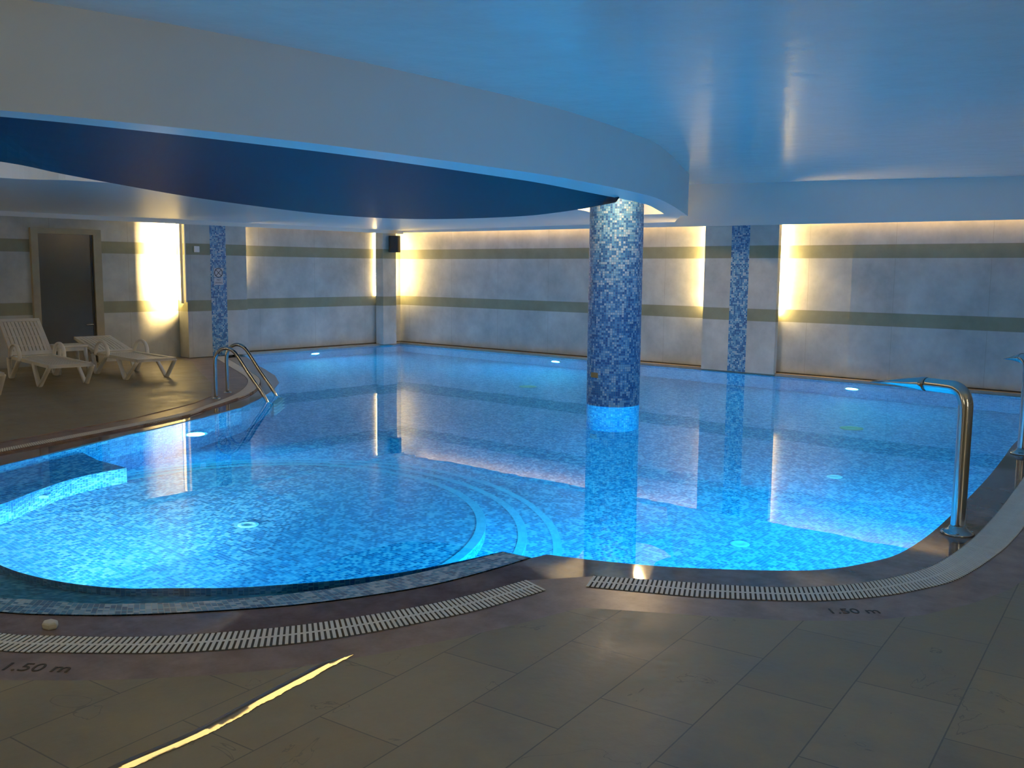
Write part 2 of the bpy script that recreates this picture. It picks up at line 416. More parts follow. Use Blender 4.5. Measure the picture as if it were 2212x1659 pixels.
# the sloping mosaic rim of the paddling circle
bm = bmesh.new(); uvl = bm.loops.layers.uv.verify()
n = 60
def even(p, n):
    q = catmull(p, 6); P = [Vector(a) for a in q]; L = [0]
    for a, b in zip(P, P[1:]): L.append(L[-1]+(b-a).length)
    o = []; j = 0
    for i in range(n):
        s = L[-1]*i/(n-1)
        while j < len(L)-2 and L[j+1] < s: j += 1
        d = L[j+1]-L[j]; o.append(P[j].lerp(P[j+1], min(1, max(0, (s-L[j])/d if d > 1e-9 else 0))))
    return o
ex = [(9.05, -11.98), (9.7, -11.87)]
A = even(ex + RIM_OUT, n); B = even([(8.95, -11.83), (9.55, -11.73)] + RIM_WATER, n); Cc = even([(8.9, -11.5), (9.2, -11.42)] + LEDGE, n)
rows = [[(p.x, p.y, .012) for p in A], [(p.x, p.y, 0.0) for p in B], [(p.x, p.y, -.12) for p in Cc], [(p.x, p.y, -.20) for p in Cc]]
V = [[bm.verts.new(c) for c in r] for r in rows]
run = [0]
for a, b in zip(B, B[1:]): run.append(run[-1]+(b-a).length)
off = [[0]*n]
for k in range(3):
    off.append([off[-1][i] + (Vector(rows[k+1][i])-Vector(rows[k][i])).length for i in range(n)])
for k in range(3):
    for i in range(n-1):
        f = bm.faces.new((V[k][i], V[k][i+1], V[k+1][i+1], V[k+1][i]))
        for l, q in zip(f.loops, ((run[i], off[k][i]), (run[i+1], off[k][i+1]), (run[i+1], off[k+1][i+1]), (run[i], off[k+1][i]))): l[uvl].uv = q
bmesh.ops.recalc_face_normals(bm, faces=bm.faces[:])
struct('pool_rim', bm, M_tile, 'sloping blue mosaic rim around the near side of the paddling circle', 'pool rim')

# round paddling floor and its two steps (stacked solids; the pale nosing is a strip along each edge)
ANG = [-3.2, -2.2, -1.2, -.4, .322, .58, .865, 1.21, 1.555, 1.8, 2.02, 2.222, 2.398, 2.711, 2.923, 3.043]
def rad(a, k):
    tab = {0: [(-2.6, 1.80), (.322, 1.815), (.865, 1.81), (1.21, 1.805), (1.555, 1.80), (2.02, 1.786), (2.222, 1.77), (2.398, 1.721), (2.711, 1.665), (2.923, 1.592), (3.25, 1.54)],
           1: [(-2.6, 2.11), (.53, 2.09), (1.0, 2.094), (1.468, 2.092), (1.9, 2.105), (2.42, 2.046), (2.695, 1.97), (3.25, 1.85)],
           2: [(-2.6, 2.33), (.63, 2.325), (1.04, 2.345), (1.4, 2.385), (1.8, 2.415), (2.44, 2.356), (2.7, 2.28), (3.25, 2.1)]}[k]
    if a <= tab[0][0]: return tab[0][1]
    for (a0, r0), (a1, r1) in zip(tab, tab[1:]):
        if a <= a1: return r0+(r1-r0)*(a-a0)/(a1-a0)
    return tab[-1][1]
def disc_loop(k, dr=0.0, n=140):
    out = []
    for i in range(n):
        a = -2.6 + (2*PI)*i/n
        r = rad(a, k)
        # close the loop smoothly behind the bench
        if a > 3.2:
            t = (a-3.2)/(2*PI-2.6-3.2); r = r*(1-t)+rad(-2.6, k)*t
        out.append((C0[0]+(r+dr)*math.cos(a), C0[1]+(r+dr)*math.sin(a)))
    return out
for k, (zt, zb, nm) in enumerate(((-.80, -1.02, 'paddling_floor'), (-1.0, -1.22, 'step'), (-1.2, -1.52, 'step'))):
    bm = bmesh.new()
    v, f = poly_fill(bm, disc_loop(k), zt); uv_flat(bm, f)
    wall_strip(bm, list(reversed(disc_loop(k))), zb, zt, True)
    lab = ('shallow round mosaic floor of the paddling circle', 'upper curved mosaic step around the paddling circle', 'lower curved mosaic step around the paddling circle')[k]
    st = struct('paddling_floor' if k == 0 else 'pool_step', bm, M_tile, lab, 'pool floor' if k == 0 else 'step')
    bm = bmesh.new(); uvl = bm.loops.layers.uv.verify()
    w = (.062, .058, .055)[k]
    I = disc_loop(k, -w); O_ = disc_loop(k, .004); m_ = len(I)
    vi = [bm.verts.new((p[0], p[1], zt+.004)) for p in I]; vo = [bm.verts.new((p[0], p[1], zt+.004)) for p in O_]; vd = [bm.verts.new((p[0], p[1], zt-.02)) for p in O_]
    for i in range(m_):
        j = (i+1) % m_
        for q in ((vi[i], vo[i], vo[j], vi[j]), (vo[i], vd[i], vd[j], vo[j])):
            f = bm.faces.new(q)
            for l in f.loops: l[uvl].uv = (i*.08 + (.08 if l.vert in (vi[j], vo[j], vd[j]) else 0), 0 if l.vert in vi else .06)
    link('nosing', bm, M_nose, st)['label'] = 'pale mosaic nosing strip'

# bench along the left bank of the paddling circle
bf = [(7.95, -11.3), (7.96, -11.0), (7.93, -10.7), (7.72, -10.39), (7.53, -10.06), (7.46, -9.8), (7.44, -9.58)]
bf = catmull(bf, 5)
loop = bf + [(7.0, -9.60), (6.62, -9.55), (6.6, -10.3), (6.9, -11.0), (7.3, -11.6)]
bm = bmesh.new()
v, f = poly_fill(bm, loop, -.30); uv_flat(bm, f)
wall_strip(bm, loop, -1.5, -.30, True)
bmesh.ops.recalc_face_normals(bm, faces=bm.faces[:])
struct('pool_bench', bm, M_tile, 'submerged mosaic bench along the left bank of the paddling circle', 'bench')

# water: one thin closed sheet would refract twice, so the surface is the single skin of the filled basin
bm = bmesh.new()
wl = [(.14, -3.82)] + shore[1:] + [(p[0], p[1]) for p in catmull(RIM_WATER, 4)] + [(11.44, -9.36)] + catmull(EDGE_R, 4) + [(.14, -.14)]
poly_fill(bm, wl, 0.0)
struct('water', bm, M_water, 'still clear water filling the blue mosaic pool', 'water')

# ------------------------------------------------------------------ walls
def zc(x, y):                                   # ceiling height: very slightly higher at the far end
    t = min(1, max(0, 1 + (y+.2)/3.2)); return 2.70 + t*(.13 - .033*max(0, x-6.9) if x < 11.5 else -.02)
bm = bmesh.new(); box(bm, (-.2, -17, -1.6), (0, 0.2, 3.0)); struct('wall_left', bm, M_wall)
bm = bmesh.new(); box(bm, (-.2, 0, -1.6), (16.8, .2, 3.0)); struct('wall_back', bm, M_wall)
bm = bmesh.new(); box(bm, (9.30, -.018, .05), (16.6, .05, 2.7)); struct('wall_cladding', bm, M_wall, 'slightly raised marble cladding on the right of the far wall', 'cladding')
bm = bmesh.new(); box(bm, (16.6, -17, -1.6), (16.8, .2, 3.0)); struct('wall_right', bm, M_wall)
bm = bmesh.new(); box(bm, (-.2, -17.2, -1.6), (16.8, -17, 3.0)); struct('wall_front', bm, M_wall)

# bulkheads that hide the cove lights above the walls
bm = bmesh.new()
vs = box(bm, (.30, -.215, 2.222), (16.6, -.195, 2.95))
for v in vs:
    if v.co.z < 2.5: v.co.z = 2.222 - .0085*max(0, v.co.x-7)
struct('bulkhead_back', bm, M_paint, 'white bulkhead along the top of the far wall', 'bulkhead')
bm = bmesh.new(); box(bm, (.30, -16.9, 2.195), (.32, -.2, 2.95)); struct('bulkhead_left', bm, M_paint, 'white bulkhead along the top of the left wall', 'bulkhead')

# ------------------------------------------------------------------ ceiling
bm = bmesh.new()
xs = [i*16.6/30 for i in range(31)]; ys = [-17+i*17/34 for i in range(35)]
g = [[bm.verts.new((x, y, zc(x, y))) for x in xs] for y in ys]
g2 = [[bm.verts.new((x, y, 3.05)) for x in xs] for y in ys]
for j in range(len(ys)-1):
    for i in range(len(xs)-1):
        bm.faces.new((g[j][i], g[j+1][i], g[j+1][i+1], g[j][i+1]))
        bm.faces.new((g2[j][i], g2[j][i+1], g2[j+1][i+1], g2[j+1][i]))
struct('ceiling', bm, M_gloss, smooth=True)

# curved beam
B_OUT = [(0, -16.4), (4, -16.0), (7.2, -14.9), (8.8, -13.6), (9.6, -12.4), (9.887, -11.317), (9.988, -10.827), (10.06, -10.245), (10.095, -9.324), (10.045, -8.004), (9.985, -7.37), (9.89, -6.858), (9.78, -6.332), (9.63, -5.763), (9.432, -5.163), (8.928, -4.047), (8.141, -2.457)]
B_IN = [(0, -16.1), (4, -15.7), (7.0, -14.6), (8.6, -13.3), (9.4, -12.2), (9.687, -11.242), (9.765, -10.724), (9.798, -10.071), (9.79, -9.076), (9.65, -7.70), (9.55, -7.05), (9.36, -6.286), (9.10, -5.25), (8.97, -4.781), (8.82, -4.372), (8.44, -3.60), (8.11, -2.95)]
bo = catmull(B_OUT, 6); bi = catmull(B_IN, 6)
bm = bmesh.new(); slab(bm, bo + list(reversed(bi)), 2.20, 2.88)
struct('ceiling_beam', bm, M_paint, 'long curved white beam sweeping across the ceiling towards the column', 'beam')
# lower soffit between the beam and the far walls, with the freeform opening under the navy panel
HOLE = [(9.0, -12.75), (7.6, -12.9), (6.2, -12.0), (5.62, -10.8), (5.63, -9.71), (5.72, -9.44), (5.9, -9.2), (5.93, -8.6), (5.7, -7.6), (5.45, -6.2), (5.6, -5.0), (6.4, -4.2), (7.1, -3.85), (7.15, -3.4), (6.95, -2.9), (6.93, -2.63), (7.05, -2.35), (7.24, -2.18), (7.6, -2.15), (8.05, -2.42)]
ho = catmull(HOLE, 6)
bi_off = [p for p in bi if p[1] < -12.75]
bm = bmesh.new()
soff = [(.31, -15.95)] + [(.31, -.205), (6.55, -.205), (8.12, -2.5)] + list(reversed(ho)) + list(reversed(bi_off))
poly_fill(bm, soff, 2.262)
poly_fill(bm, soff, 2.285)
wall_strip(bm, ho, 2.262, 2.86); wall_strip(bm, [(6.55, -.205), (8.12, -2.5), (8.12, -2.6)], 2.262, 2.86)
struct('ceiling_soffit', bm, M_paint, 'lower white soffit between the beam and the far walls', 'soffit')
# navy leaf-shaped panel
P_FAR = [(8.36, -12.0), (8.33, -11.5), (8.113, -10.653), (7.631, -10.06), (7.116, -9.376), (6.476, -8.47), (6.0, -7.65), (5.38, -6.374), (5.13, -5.494), (5.17, -4.84), (5.55, -4.38), (6.40, -4.24), (7.11, -4.33), (7.75, -4.62), (8.35, -4.96), (8.90, -5.33), (9.22, -5.56)]
P_NEAR = [(8.368, -12.018, 2.352), (8.713, -10.869, 2.352), (8.806, -10.247, 2.352), (8.846, -9.464, 2.352), (8.836, -8.27, 2.352), (8.717, -6.9, 2.345), (8.76, -6.2, 2.325), (8.86, -5.7, 2.29), (9.03, -5.45, 2.235), (9.25, -5.55, 2.19)]
nf = 90
F = even(P_FAR, nf); Nn = even(P_NEAR, nf)
bm = bmesh.new()
rows = []
for k in range(7):
    t = k/6
    rows.append([bm.verts.new((F[i].x*(1-t)+Nn[i].x*t, F[i].y*(1-t)+Nn[i].y*t, 2.15*(1-t) + Nn[i].z*t)) for i in range(nf)])
top_ = [[bm.verts.new((v.co.x, v.co.y, v.co.z+.02)) for v in r] for r in rows]
for R_, fl in ((rows, 1), (top_, 0)):
    for a, b in zip(R_, R_[1:]):
        for i in range(nf-1):
            q = (a[i], a[i+1], b[i+1], b[i])
            bm.faces.new(q if fl else tuple(reversed(q)))
for i in range(nf-1):
    bm.faces.new((rows[0][i+1], rows[0][i], top_[0][i], top_[0][i+1])); bm.faces.new((rows[-1][i], rows[-1][i+1], top_[-1][i+1], top_[-1][i]))
bmesh.ops.recalc_face_normals(bm, faces=bm.faces[:])
tag(link('ceiling_panel', bm, M_navy), 'large navy blue leaf-shaped panel hanging under the ceiling opening', 'ceiling panel')

# ------------------------------------------------------------------ pilasters, pier, column
def pilaster(name, a, b, face, s0, s1, label):
    """a,b box corners; mosaic strip on the face ('x' or 'y')"""
    bm = bmesh.new(); box(bm, a, b)
    o = struct(name, bm, M_wall, label, 'pilaster')
    bm = bmesh.new()
    if face == 'x': wall_strip(bm, [(b[0]+.003, s0), (b[0]+.003, s1)], a[2], b[2])
    else: wall_strip(bm, [(s0, a[1]-.003), (s1, a[1]-.003)], a[2], b[2])
    link('mosaic_strip', bm, M_coltile, o)['label'] = 'vertical strip of blue mosaic'
pilaster('pilaster', (0.02, -4.90, .03), (.30, -3.78, 2.24), 'x', -4.47, -4.175, 'marble pilaster with blue mosaic strip on the left wall behind the ladder')
pilaster('pilaster', (7.085, -.185, .02), (8.285, -.10, 2.24), 'y', 7.535, 7.83, 'marble pilaster with blue mosaic strip on the far wall right of the column')
bm = bmesh.new(); box(bm, (.06, -.70, .03), (.28, -.36, 2.24))
struct('corner_pier', bm, M_wall, 'slim marble pier in the far corner of the room', 'pier')

bm = bmesh.new()
cp = [(8.31+.30*math.cos(a), -4.25+.30*math.sin(a)) for a in [2*PI*i/48 for i in range(48)]]
wall_strip(bm, cp, -1.5, 2.80, True)
bmesh.ops.recalc_face_normals(bm, faces=bm.faces[:])
col = struct('mosaic_column', bm, M_coltile, 'round blue mosaic column standing in the water', 'column', smooth=True)
bm = bmesh.new(); box(bm, (-.05, -.006, -.028), (.05, .006, .028)); bevel(bm, .003)
o = link('depth_plaque', bm, M_orange, None, False, (8.262, -4.548, .345)); o.rotation_euler = (0, 0, math.radians(-9))
tag(o, 'small orange plaque fixed low on the blue mosaic column', 'plaque')

# ------------------------------------------------------------------ door in the left wall
bm = bmesh.new()
box(bm, (0, -7.22, .03), (.06, -7.12, 1.98)); box(bm, (0, -6.30, .03), (.06, -6.18, 1.98)); box(bm, (0, -7.22, 1.98), (.06, -6.18, 2.06))
d = struct('door_1', bm, M_frame, 'dark glass door in an olive stone frame behind the loungers', 'door')
bm = bmesh.new(); box(bm, (.005, -7.12, .05), (.02, -6.30, 1.98)); link('door_leaf', bm, M_glassdoor, d)['label'] = 'dark tinted glass door leaf'
bm = bmesh.new(); box(bm, (.02, -6.335, .05), (.03, -6.31, 1.975)); link('door_edge', bm, M_black, d)
bm = bmesh.new()
tube(bm, [(.02, -6.36, .62), (.07, -6.36, .62), (.07, -6.40, .62), (.07, -6.47, .62)], .011, 8)
link('door_handle', bm, M_steel, d, True)['label'] = 'small chrome lever handle'

# ------------------------------------------------------------------ pool lights
def pool_light(loc, rz, label, lens=M_lens, r=.085):
    t = thing('pool_light', loc, label, 'pool light', rz, 'underwater pool lights')
    Mx = Matrix.Rotation(PI/2, 4, 'Y')
    bm = bmesh.new(); lathe(bm, [(r*1.35, 0), (r*1.35, .012), (r*1.15, .02), (r, .02)], 28, Mx); link('bezel', bm, M_white, t, True)
    bm = bmesh.new(); lathe(bm, [(r*.98, .018), (r*.98, .024), (r*.7, .032)], 28, Mx); link('lens', bm, lens, t, True)
    return t
def face(p, q): return math.atan2(q[1]-p[1], q[0]-p[0])
pool_light((.152, -2.27, -.70), 0, 'round pool light on the far left wall near the corner pier')
pool_light((4.20, -.152, -.70), -PI/2, 'round pool light on the far wall left of the mosaic column')
pool_light((9.45, -.152, -.70), -PI/2, 'round pool light on the far wall right of the marble pilaster')
pool_light((6.10, -8.20, -.70), math.radians(-25), 'round pool light in the left bank beside the pool ladder')
pool_light((9.405, -11.375, -.56), math.radians(135), 'pool light under the near mosaic rim, hidden at the far left end', M_lensk)
pool_light((10.37, -10.98, -.56), math.radians(138), 'pool light under the near mosaic rim, in front of the paddling floor', M_lensk)
pool_light((12.45, -8.73, -.55), math.radians(127), 'pool light below the near coping, hidden under the right drain grate')
pool_light((12.70, -6.25, -.55), math.radians(175), 'pool light in the right bank below the water spout')
pool_light((11.76, -9.17, -.55), math.radians(117), 'pool light below the near coping corner, facing the mosaic column')

# the beams of the near lamps
def beam(loc, aim, energy, col_, ang, blend=.7):
    l = bpy.data.lights.new('pool_beam', 'SPOT'); l.energy = energy; l.color = col_; l.spot_size = math.radians(ang); l.spot_blend = blend; l.shadow_soft_size = .05
    o = bpy.data.objects.new('pool_beam', l); COL.objects.link(o); o.location = loc
    o.rotation_euler = (Vector(aim)-Vector(loc)).to_track_quat('-Z', 'Y').to_euler()
beam((9.37, -11.30, -.56), (9.02, -10.86, -.80), 900, (.70, .92, 1.0), 84)
beam((10.31, -10.92, -.56), (9.80, -10.62, -.80), 420, (.55, .86, 1.0), 66)
beam((11.70, -9.08, -.55), (8.31, -4.25, -.60), 2000, (.03, .60, 1.0), 30)

# fittings on the pool floor
def inlet(loc, label, mat=M_white, r=.07):
    bm = bmesh.new(); lathe(bm, [(r, 0), (r, .008), (r*.8, .014), (r*.45, .014), (r*.4, .008)], 20)
    tag(link('floor_inlet', bm, mat, None, True, loc), label, 'floor inlet', 'inlets on the pool floor')
inlet((9.08, -9.56, -.799), 'round white inlet in the middle of the paddling floor')
inlet((11.39, -7.0, -1.499), 'round white inlet on the deep floor nearest the near coping')
inlet((11.16, -4.8, -1.499), 'round white inlet on the deep floor left of the water spout pole')
inlet((10.38, -2.48, -1.499), 'yellowish round inlet on the deep floor below the right far pool light', M_amber, .13)
inlet((5.5, -2.44, -1.499), 'yellowish round inlet on the deep floor left of the mosaic column', M_amber, .13)
bm = bmesh.new(); lathe(bm, [(.045, 0), (.045, .012), (.03, .02)], 18, Matrix.Rotation(PI/2, 4, 'Y'))
o = link('wall_nozzle', bm, M_white, None, True, (7.69, -10.33, -.52)); o.rotation_euler = (0, 0, math.radians(-35))
tag(o, 'pale round nozzle on the front of the submerged bench', 'nozzle')

# ------------------------------------------------------------------ drain grates
def grate(up, lo, label, z=.026):
    U = catmull(up, 6); Lw = catmull(lo, 6)
    length = sum((Vector(b)-Vector(a)).length for a, b in zip(U, U[1:]))
    n = int(length/.0225)
    A = even(up, n); B = even(lo, n)
    bm = bmesh.new()
    cen = []
    for i in range(n):
        a, b = A[i], B[i]; d = (b-a).normalized(); p = Vector((-d.y, d.x))*.0066
        a2 = a+d*.008; b2 = b-d*.006
        q = [a2-p, a2+p, b2+p, b2-p]
        lo_ = [bm.verts.new((c.x, c.y, z-.012)) for c in q]; hi = [bm.verts.new((c.x, c.y, z)) for c in q]
        bm.faces.new(hi); bm.faces.new(list(reversed(lo_)))
        for k in range(4): bm.faces.new((lo_[k], lo_[(k+1) % 4], hi[(k+1) % 4], hi[k]))
        cen.append((a+b)/2)
    for i in range(n-1):                        # centre rib
        d = (cen[i+1]-cen[i]).normalized(); p = Vector((-d.y, d.x))*.009
        bm.faces.new([bm.verts.new((c.x, c.y, z-.001)) for c in (cen[i]-p, cen[i]+p, cen[i+1]+p, cen[i+1]-p)])
    bmesh.ops.recalc_face_normals(bm, faces=bm.faces[:])
    o = link('drain_grate', bm, M_grate)
    tag(o, label, 'drain grate', 'overflow grates around the pool')
    bm = bmesh.new(); poly_fill(bm, U + list(reversed(Lw)), .0235)  # dark sheet paints the shade of the drain channel below the slats
    link('channel', bm, M_dark, o)['label'] = 'flat dark sheet painted as the shade in the drain channel'
GLu = list(reversed(arc(2.63, 2.5, -56, -120, 5)))[:-1] + GL_UP; GLl = list(reversed(arc(2.82, 2.69, -52, -120, 5)))[:-1] + GL_LO
grate(GLu, GLl, 'white slatted drain grate curving along the near mosaic rim')
grate(GR_UP, GR_LO, 'white slatted drain grate curving round the right end of the pool')
grate(BL_GI, BL_GO, 'white slatted drain grate along the left bank by the ladder')

# ------------------------------------------------------------------ depth lettering
def lettering(name, text, size, mat, loc, rot, parent=None, ext=.001, shear=0.0, align='CENTER', sx=1.0):
    cu = bpy.data.curves.new(name+'_curve', 'FONT'); cu.body = text; cu.size = size; cu.extrude = ext; cu.align_x = align; cu.align_y = 'CENTER'; cu.shear = shear
    tmp = bpy.data.objects.new(name+'_tmp', cu); COL.objects.link(tmp)
    dg = bpy.context.evaluated_depsgraph_get()
    me = bpy.data.meshes.new_from_object(tmp.evaluated_get(dg))
    me.name = name
    bpy.data.objects.remove(tmp)
    o = bpy.data.objects.new(name, me); COL.objects.link(o)
    me.materials.clear(); me.materials.append(mat)
    o.location = loc; o.rotation_euler = rot; o.scale = (sx, 1, 1)
    if parent is not None: o.parent = parent
    return o
o = lettering('depth_marking', '1.50 m', .098, M_digit, (11.01, -11.725, .0232), (0, 0, math.radians(38)), ext=.0006, sx=1.0)
tag(o, 'dark 1.50 m depth marking below the near left drain grate', 'depth marking', 'painted depth markings')
o = lettering('depth_marking', '1.50 m', .085, M_digit, (13.02, -9.068, .0232), (0, 0, math.radians(43)), ext=.0006, sx=1.0)
tag(o, 'dark 1.50 m depth marking in front of the right drain grate', 'depth marking', 'painted depth markings')

# small cap lying on the coping
bm = bmesh.new(); lathe(bm, [(.026, 0), (.030, .008), (.030, .022), (.024, .028), (.015, .029)], 6)
bevel(bm, .002, 2)
o = link('bottle_cap', bm, M_cap, None, False, (10.60, -11.50, .007)); o.rotation_euler = (math.radians(6), 0, .3); o.scale = (1.25, .95, 1)
tag(o, 'small off-white cap lying on the brown coping by the near mosaic rim', 'cap')

# ------------------------------------------------------------------ ladder
Lb = thing('pool_ladder', (4.93, -7.25, .02), 'stainless steel pool ladder with two arched rails on the left bank', 'ladder')
base = [Vector((4.93, -7.25, .02)), Vector((4.56, -6.87, .02))]
inp = [Vector((5.425, -6.913, 0)), Vector((5.072, -6.53, 0))]
O0 = base[0].copy()
for b, i in zip(base, inp):
    d = (i-b); d.z = 0; dn = d.normalized()
    p = [b, b+Vector((0, 0, .25)), b+Vector((0, 0, .42)), b+dn*.02+Vector((0, 0, .50)), b+dn*.07+Vector((0, 0, .56)), b+dn*.14+Vector((0, 0, .58)), b+dn*.21+Vector((0, 0, .555)), b+dn*.27+Vector((0, 0, .49)),
         b+dn*.40+Vector((0, 0, .29)), b+dn*.56+Vector((0, 0, .06)), b+dn*.64+Vector((0, 0, -.10)), b+dn*.66+Vector((0, 0, -.22)), b+dn*.66+Vector((0, 0, -1.0))]
    bm = bmesh.new(); tube(bm, [c-O0 for c in catmull([tuple(c) for c in p], 5) for c in [Vector(c)]], .021, 14)
    link('rail', bm, M_steel, Lb, True)
    bm = bmesh.new(); lathe(bm, [(.05, 0), (.05, .006), (.035, .014), (.024, .016)], 20, Matrix.Translation(b-O0)); link('flange', bm, M_steel, Lb, True)
dn = (inp[0]-base[0]); dn.z = 0; dn.normalize()
for z in (-.20, -.42, -.64, -.86):
    a = base[0]+dn*.66; b = base[1]+dn*.66
    bm = bmesh.new()
    s = (b-a).normalized()
    q = [a-dn*.035, b-dn*.035, b+dn*.05, a+dn*.05]
    lo_ = [bm.verts.new((c.x-O0.x, c.y-O0.y, z-O0.z-.012)) for c in q]; hi = [bm.verts.new((c.x-O0.x, c.y-O0.y, z-O0.z+.012)) for c in q]
    bm.faces.new(hi); bm.faces.new(list(reversed(lo_)))
    for k in range(4): bm.faces.new((lo_[k], lo_[(k+1) % 4], hi[(k+1) % 4], hi[k]))
    bmesh.ops.recalc_face_normals(bm, faces=bm.faces[:]); bevel(bm, .004)
    link('tread', bm, M_white, Lb)

# ------------------------------------------------------------------ water spouts
def spout(loc, ang, reach, h, label, r=.040):
    t = thing('water_spout', loc, label, 'water spout', ang)
    bm = bmesh.new()
    p = [(0, 0, 0), (0, 0, h*.5), (0, 0, h-.13), (.004, 0, h-.075), (.022, 0, h-.032), (.055, 0, h-.008), (.10, 0, h), (reach*.45, 0, h)]
    tube(bm, catmull(p, 5), r, 20); link('pole', bm, M_steel, t, True)
    bm = bmesh.new()
    tube(bm, [(reach*.44, 0, h), (reach*.50, 0, h), (reach*.75, 0, h-.006), (reach, 0, h-.018)], [(r*1.06, r*1.06), (r*1.0, r*1.15), (r*.55, r*1.8), (r*.18, r*2.3)], 20)
    link('nozzle', bm, M_steel, t, True)['label'] = 'flattened tapering nozzle'
    bm = bmesh.new(); lathe(bm, [(.092, 0), (.092, .008), (.08, .016), (.055, .03), (.043, .05)], 28); link('base_flange', bm, M_steel, t, True)
    for a in (.6, 2.2, 3.8, 5.4):
        bm = bmesh.new(); lathe(bm, [(.009, .008), (.009, .02), (.004, .024)], 8, Matrix.Translation((.075*math.cos(a), .075*math.sin(a), 0))); link('bolt', bm, M_steel, t)
spout((12.947, -7.349, .006), math.radians(161), .60, .845, 'tall chrome water spout on the near right coping with flattened nozzle')
spout((12.575, -4.35, .006), math.radians(140), .20, .80, 'chrome water spout farther along the right bank at the picture edge')

# ------------------------------------------------------------------ loungers
def make_lounger(ba, W=.52, label='', loc=(0, 0, 0), rz=0, hd=1.3, bl=.80):
    """toe at origin, long axis towards -x; ba back angle"""
    t = thing('sun_lounger', loc, label, 'sun lounger', rz, 'white plastic sun loungers on the left deck')
    sz = .27
    def rail_frame(bm, x0, x1, w, f):
        pass
    def slat_panel(x0, x1, fn, edge=.045):
        """frame with long slats; fn maps (x,y,z) into place"""
        bm = bmesh.new()
        def bx(a, b):
            vs = box(bm, a, b)
            for v in vs: v.co = fn(v.co)
        h = .02
        bx((x0, -W/2, -h), (x1, -W/2+edge, h)); bx((x0, W/2-edge, -h), (x1, W/2, h))
        bx((x0, -W/2, -h), (x0+.06, W/2, h)); bx((x1-.07, -W/2, -h), (x1, W/2, h))
        n = 9; iw = W-2*edge; p = iw/n
        for i in range(n):
            y = -W/2+edge+p*i
            m = 6
            for k in range(m):
                a = x0+(x1-x0)*k/m; b = x0+(x1-x0)*(k+1)/m
                bx((a, y+p*.12, -.008), (b, y+p*.88, .012))
        for k in range(1, 4):
            xx = x0+(x1-x0)*k/4
            bx((xx-.012, -W/2+.02, -.016), (xx+.012, W/2-.02, .004))
        return bm
    link('seat', slat_panel(-hd, 0, lambda c: Vector((c.x, c.y, sz + c.z + .02*((c.x+hd)/hd)**2*0 - .012*math.sin(PI*min(1, max(0, -c.x/hd)))))), M_plastic, t)
    ca, sa = math.cos(ba), math.sin(ba)
    def back(c):
        u = -(c.x)                      # 0..bl along the back
        w = c.z + .02*math.sin(PI*u/bl)
        return Vector((-hd-.01-u*ca+w*sa*1.0, c.y, sz+.012+u*sa+w*ca))
    link('backrest', slat_panel(-bl, 0, back), M_plastic, t)
    for s in (-1, 1):                   # arched arms
        y = s*(W/2+.012)
        bm = bmesh.new()
        pts = [(-hd+.42, y, sz-.02), (-hd+.40, y, sz+.10), (-hd+.30, y, sz+.175), (-hd+.17, y, sz+.18), (-hd+.05, y, sz+.12), (-hd-.02, y, sz-.01)]
        tube(bm, catmull(pts, 5), (.016, .028) if False else [(.014, .026)]*(5*5+1), 10)
        link('armrest', bm, M_plastic, t, True)
        for (xa, xf, xb) in ((-.02, -.34, -.62), (-hd+.30, -hd+.02, -hd-.16)):   # V-shaped legs
            bm = bmesh.new()
            pts = [(xa, y-s*.02, sz-.01), (xf+.06, y, .045), (xf+.03, y, .014), (xf-.03, y, .014), (xf-.06, y, .045), (xb, y-s*.02, sz-.01)]
            tube(bm, catmull(pts, 4), [(.016, .030)]*21, 10)
            link('leg', bm, M_plastic, t, True)
        bm = bmesh.new()
        tube(bm, [(-hd-.26, y-s*.05, sz-.01), (-hd-.02-.4*bl*ca, y-s*.05, sz+.4*bl*sa)], .012, 8)
        link('prop', bm, M_plastic, t, True)
    return t
make_lounger(.20, label='white plastic sun lounger with low reclined back nearest the marble pilaster', loc=(2.90, -6.86, .03), rz=-.07, hd=1.32, bl=.83)
make_lounger(.69, label='white plastic sun lounger with raised back in front of the dark door', loc=(2.90, -7.97, .03), rz=-.11, hd=1.55, bl=.72)
make_lounger(.80, label='white plastic sun lounger cut off by the left edge of the picture', loc=(3.30, -9.16, .03), rz=-.08, hd=1.4, bl=.78)

# side table between the loungers
T = thing('side_table', (1.25, -7.275, .03), 'low white plastic side table between the two loungers', 'table', -.1)
bm = bmesh.new(); box(bm, (-.20, -.20, .37), (.20, .20, .40)); bevel(bm, .012, 3); link('tabletop', bm, M_plastic, T)
bm = bmesh.new()
for a, b in (((-.185, -.185, .32), (.185, -.17, .37)), ((-.185, .17, .32), (.185, .185, .37)), ((-.185, -.17, .32), (-.17, .17, .37)), ((.17, -.17, .32), (.185, .17, .37))): box(bm, a, b)
link('apron', bm, M_plastic, T)
for sx in (-1, 1):
    for sy in (-1, 1):
        bm = bmesh.new(); tube(bm, [(sx*.165, sy*.165, .36), (sx*.19, sy*.19, 0)], [(.028, .028), (.02, .02)], 10); link('leg', bm, M_plastic, T, True)

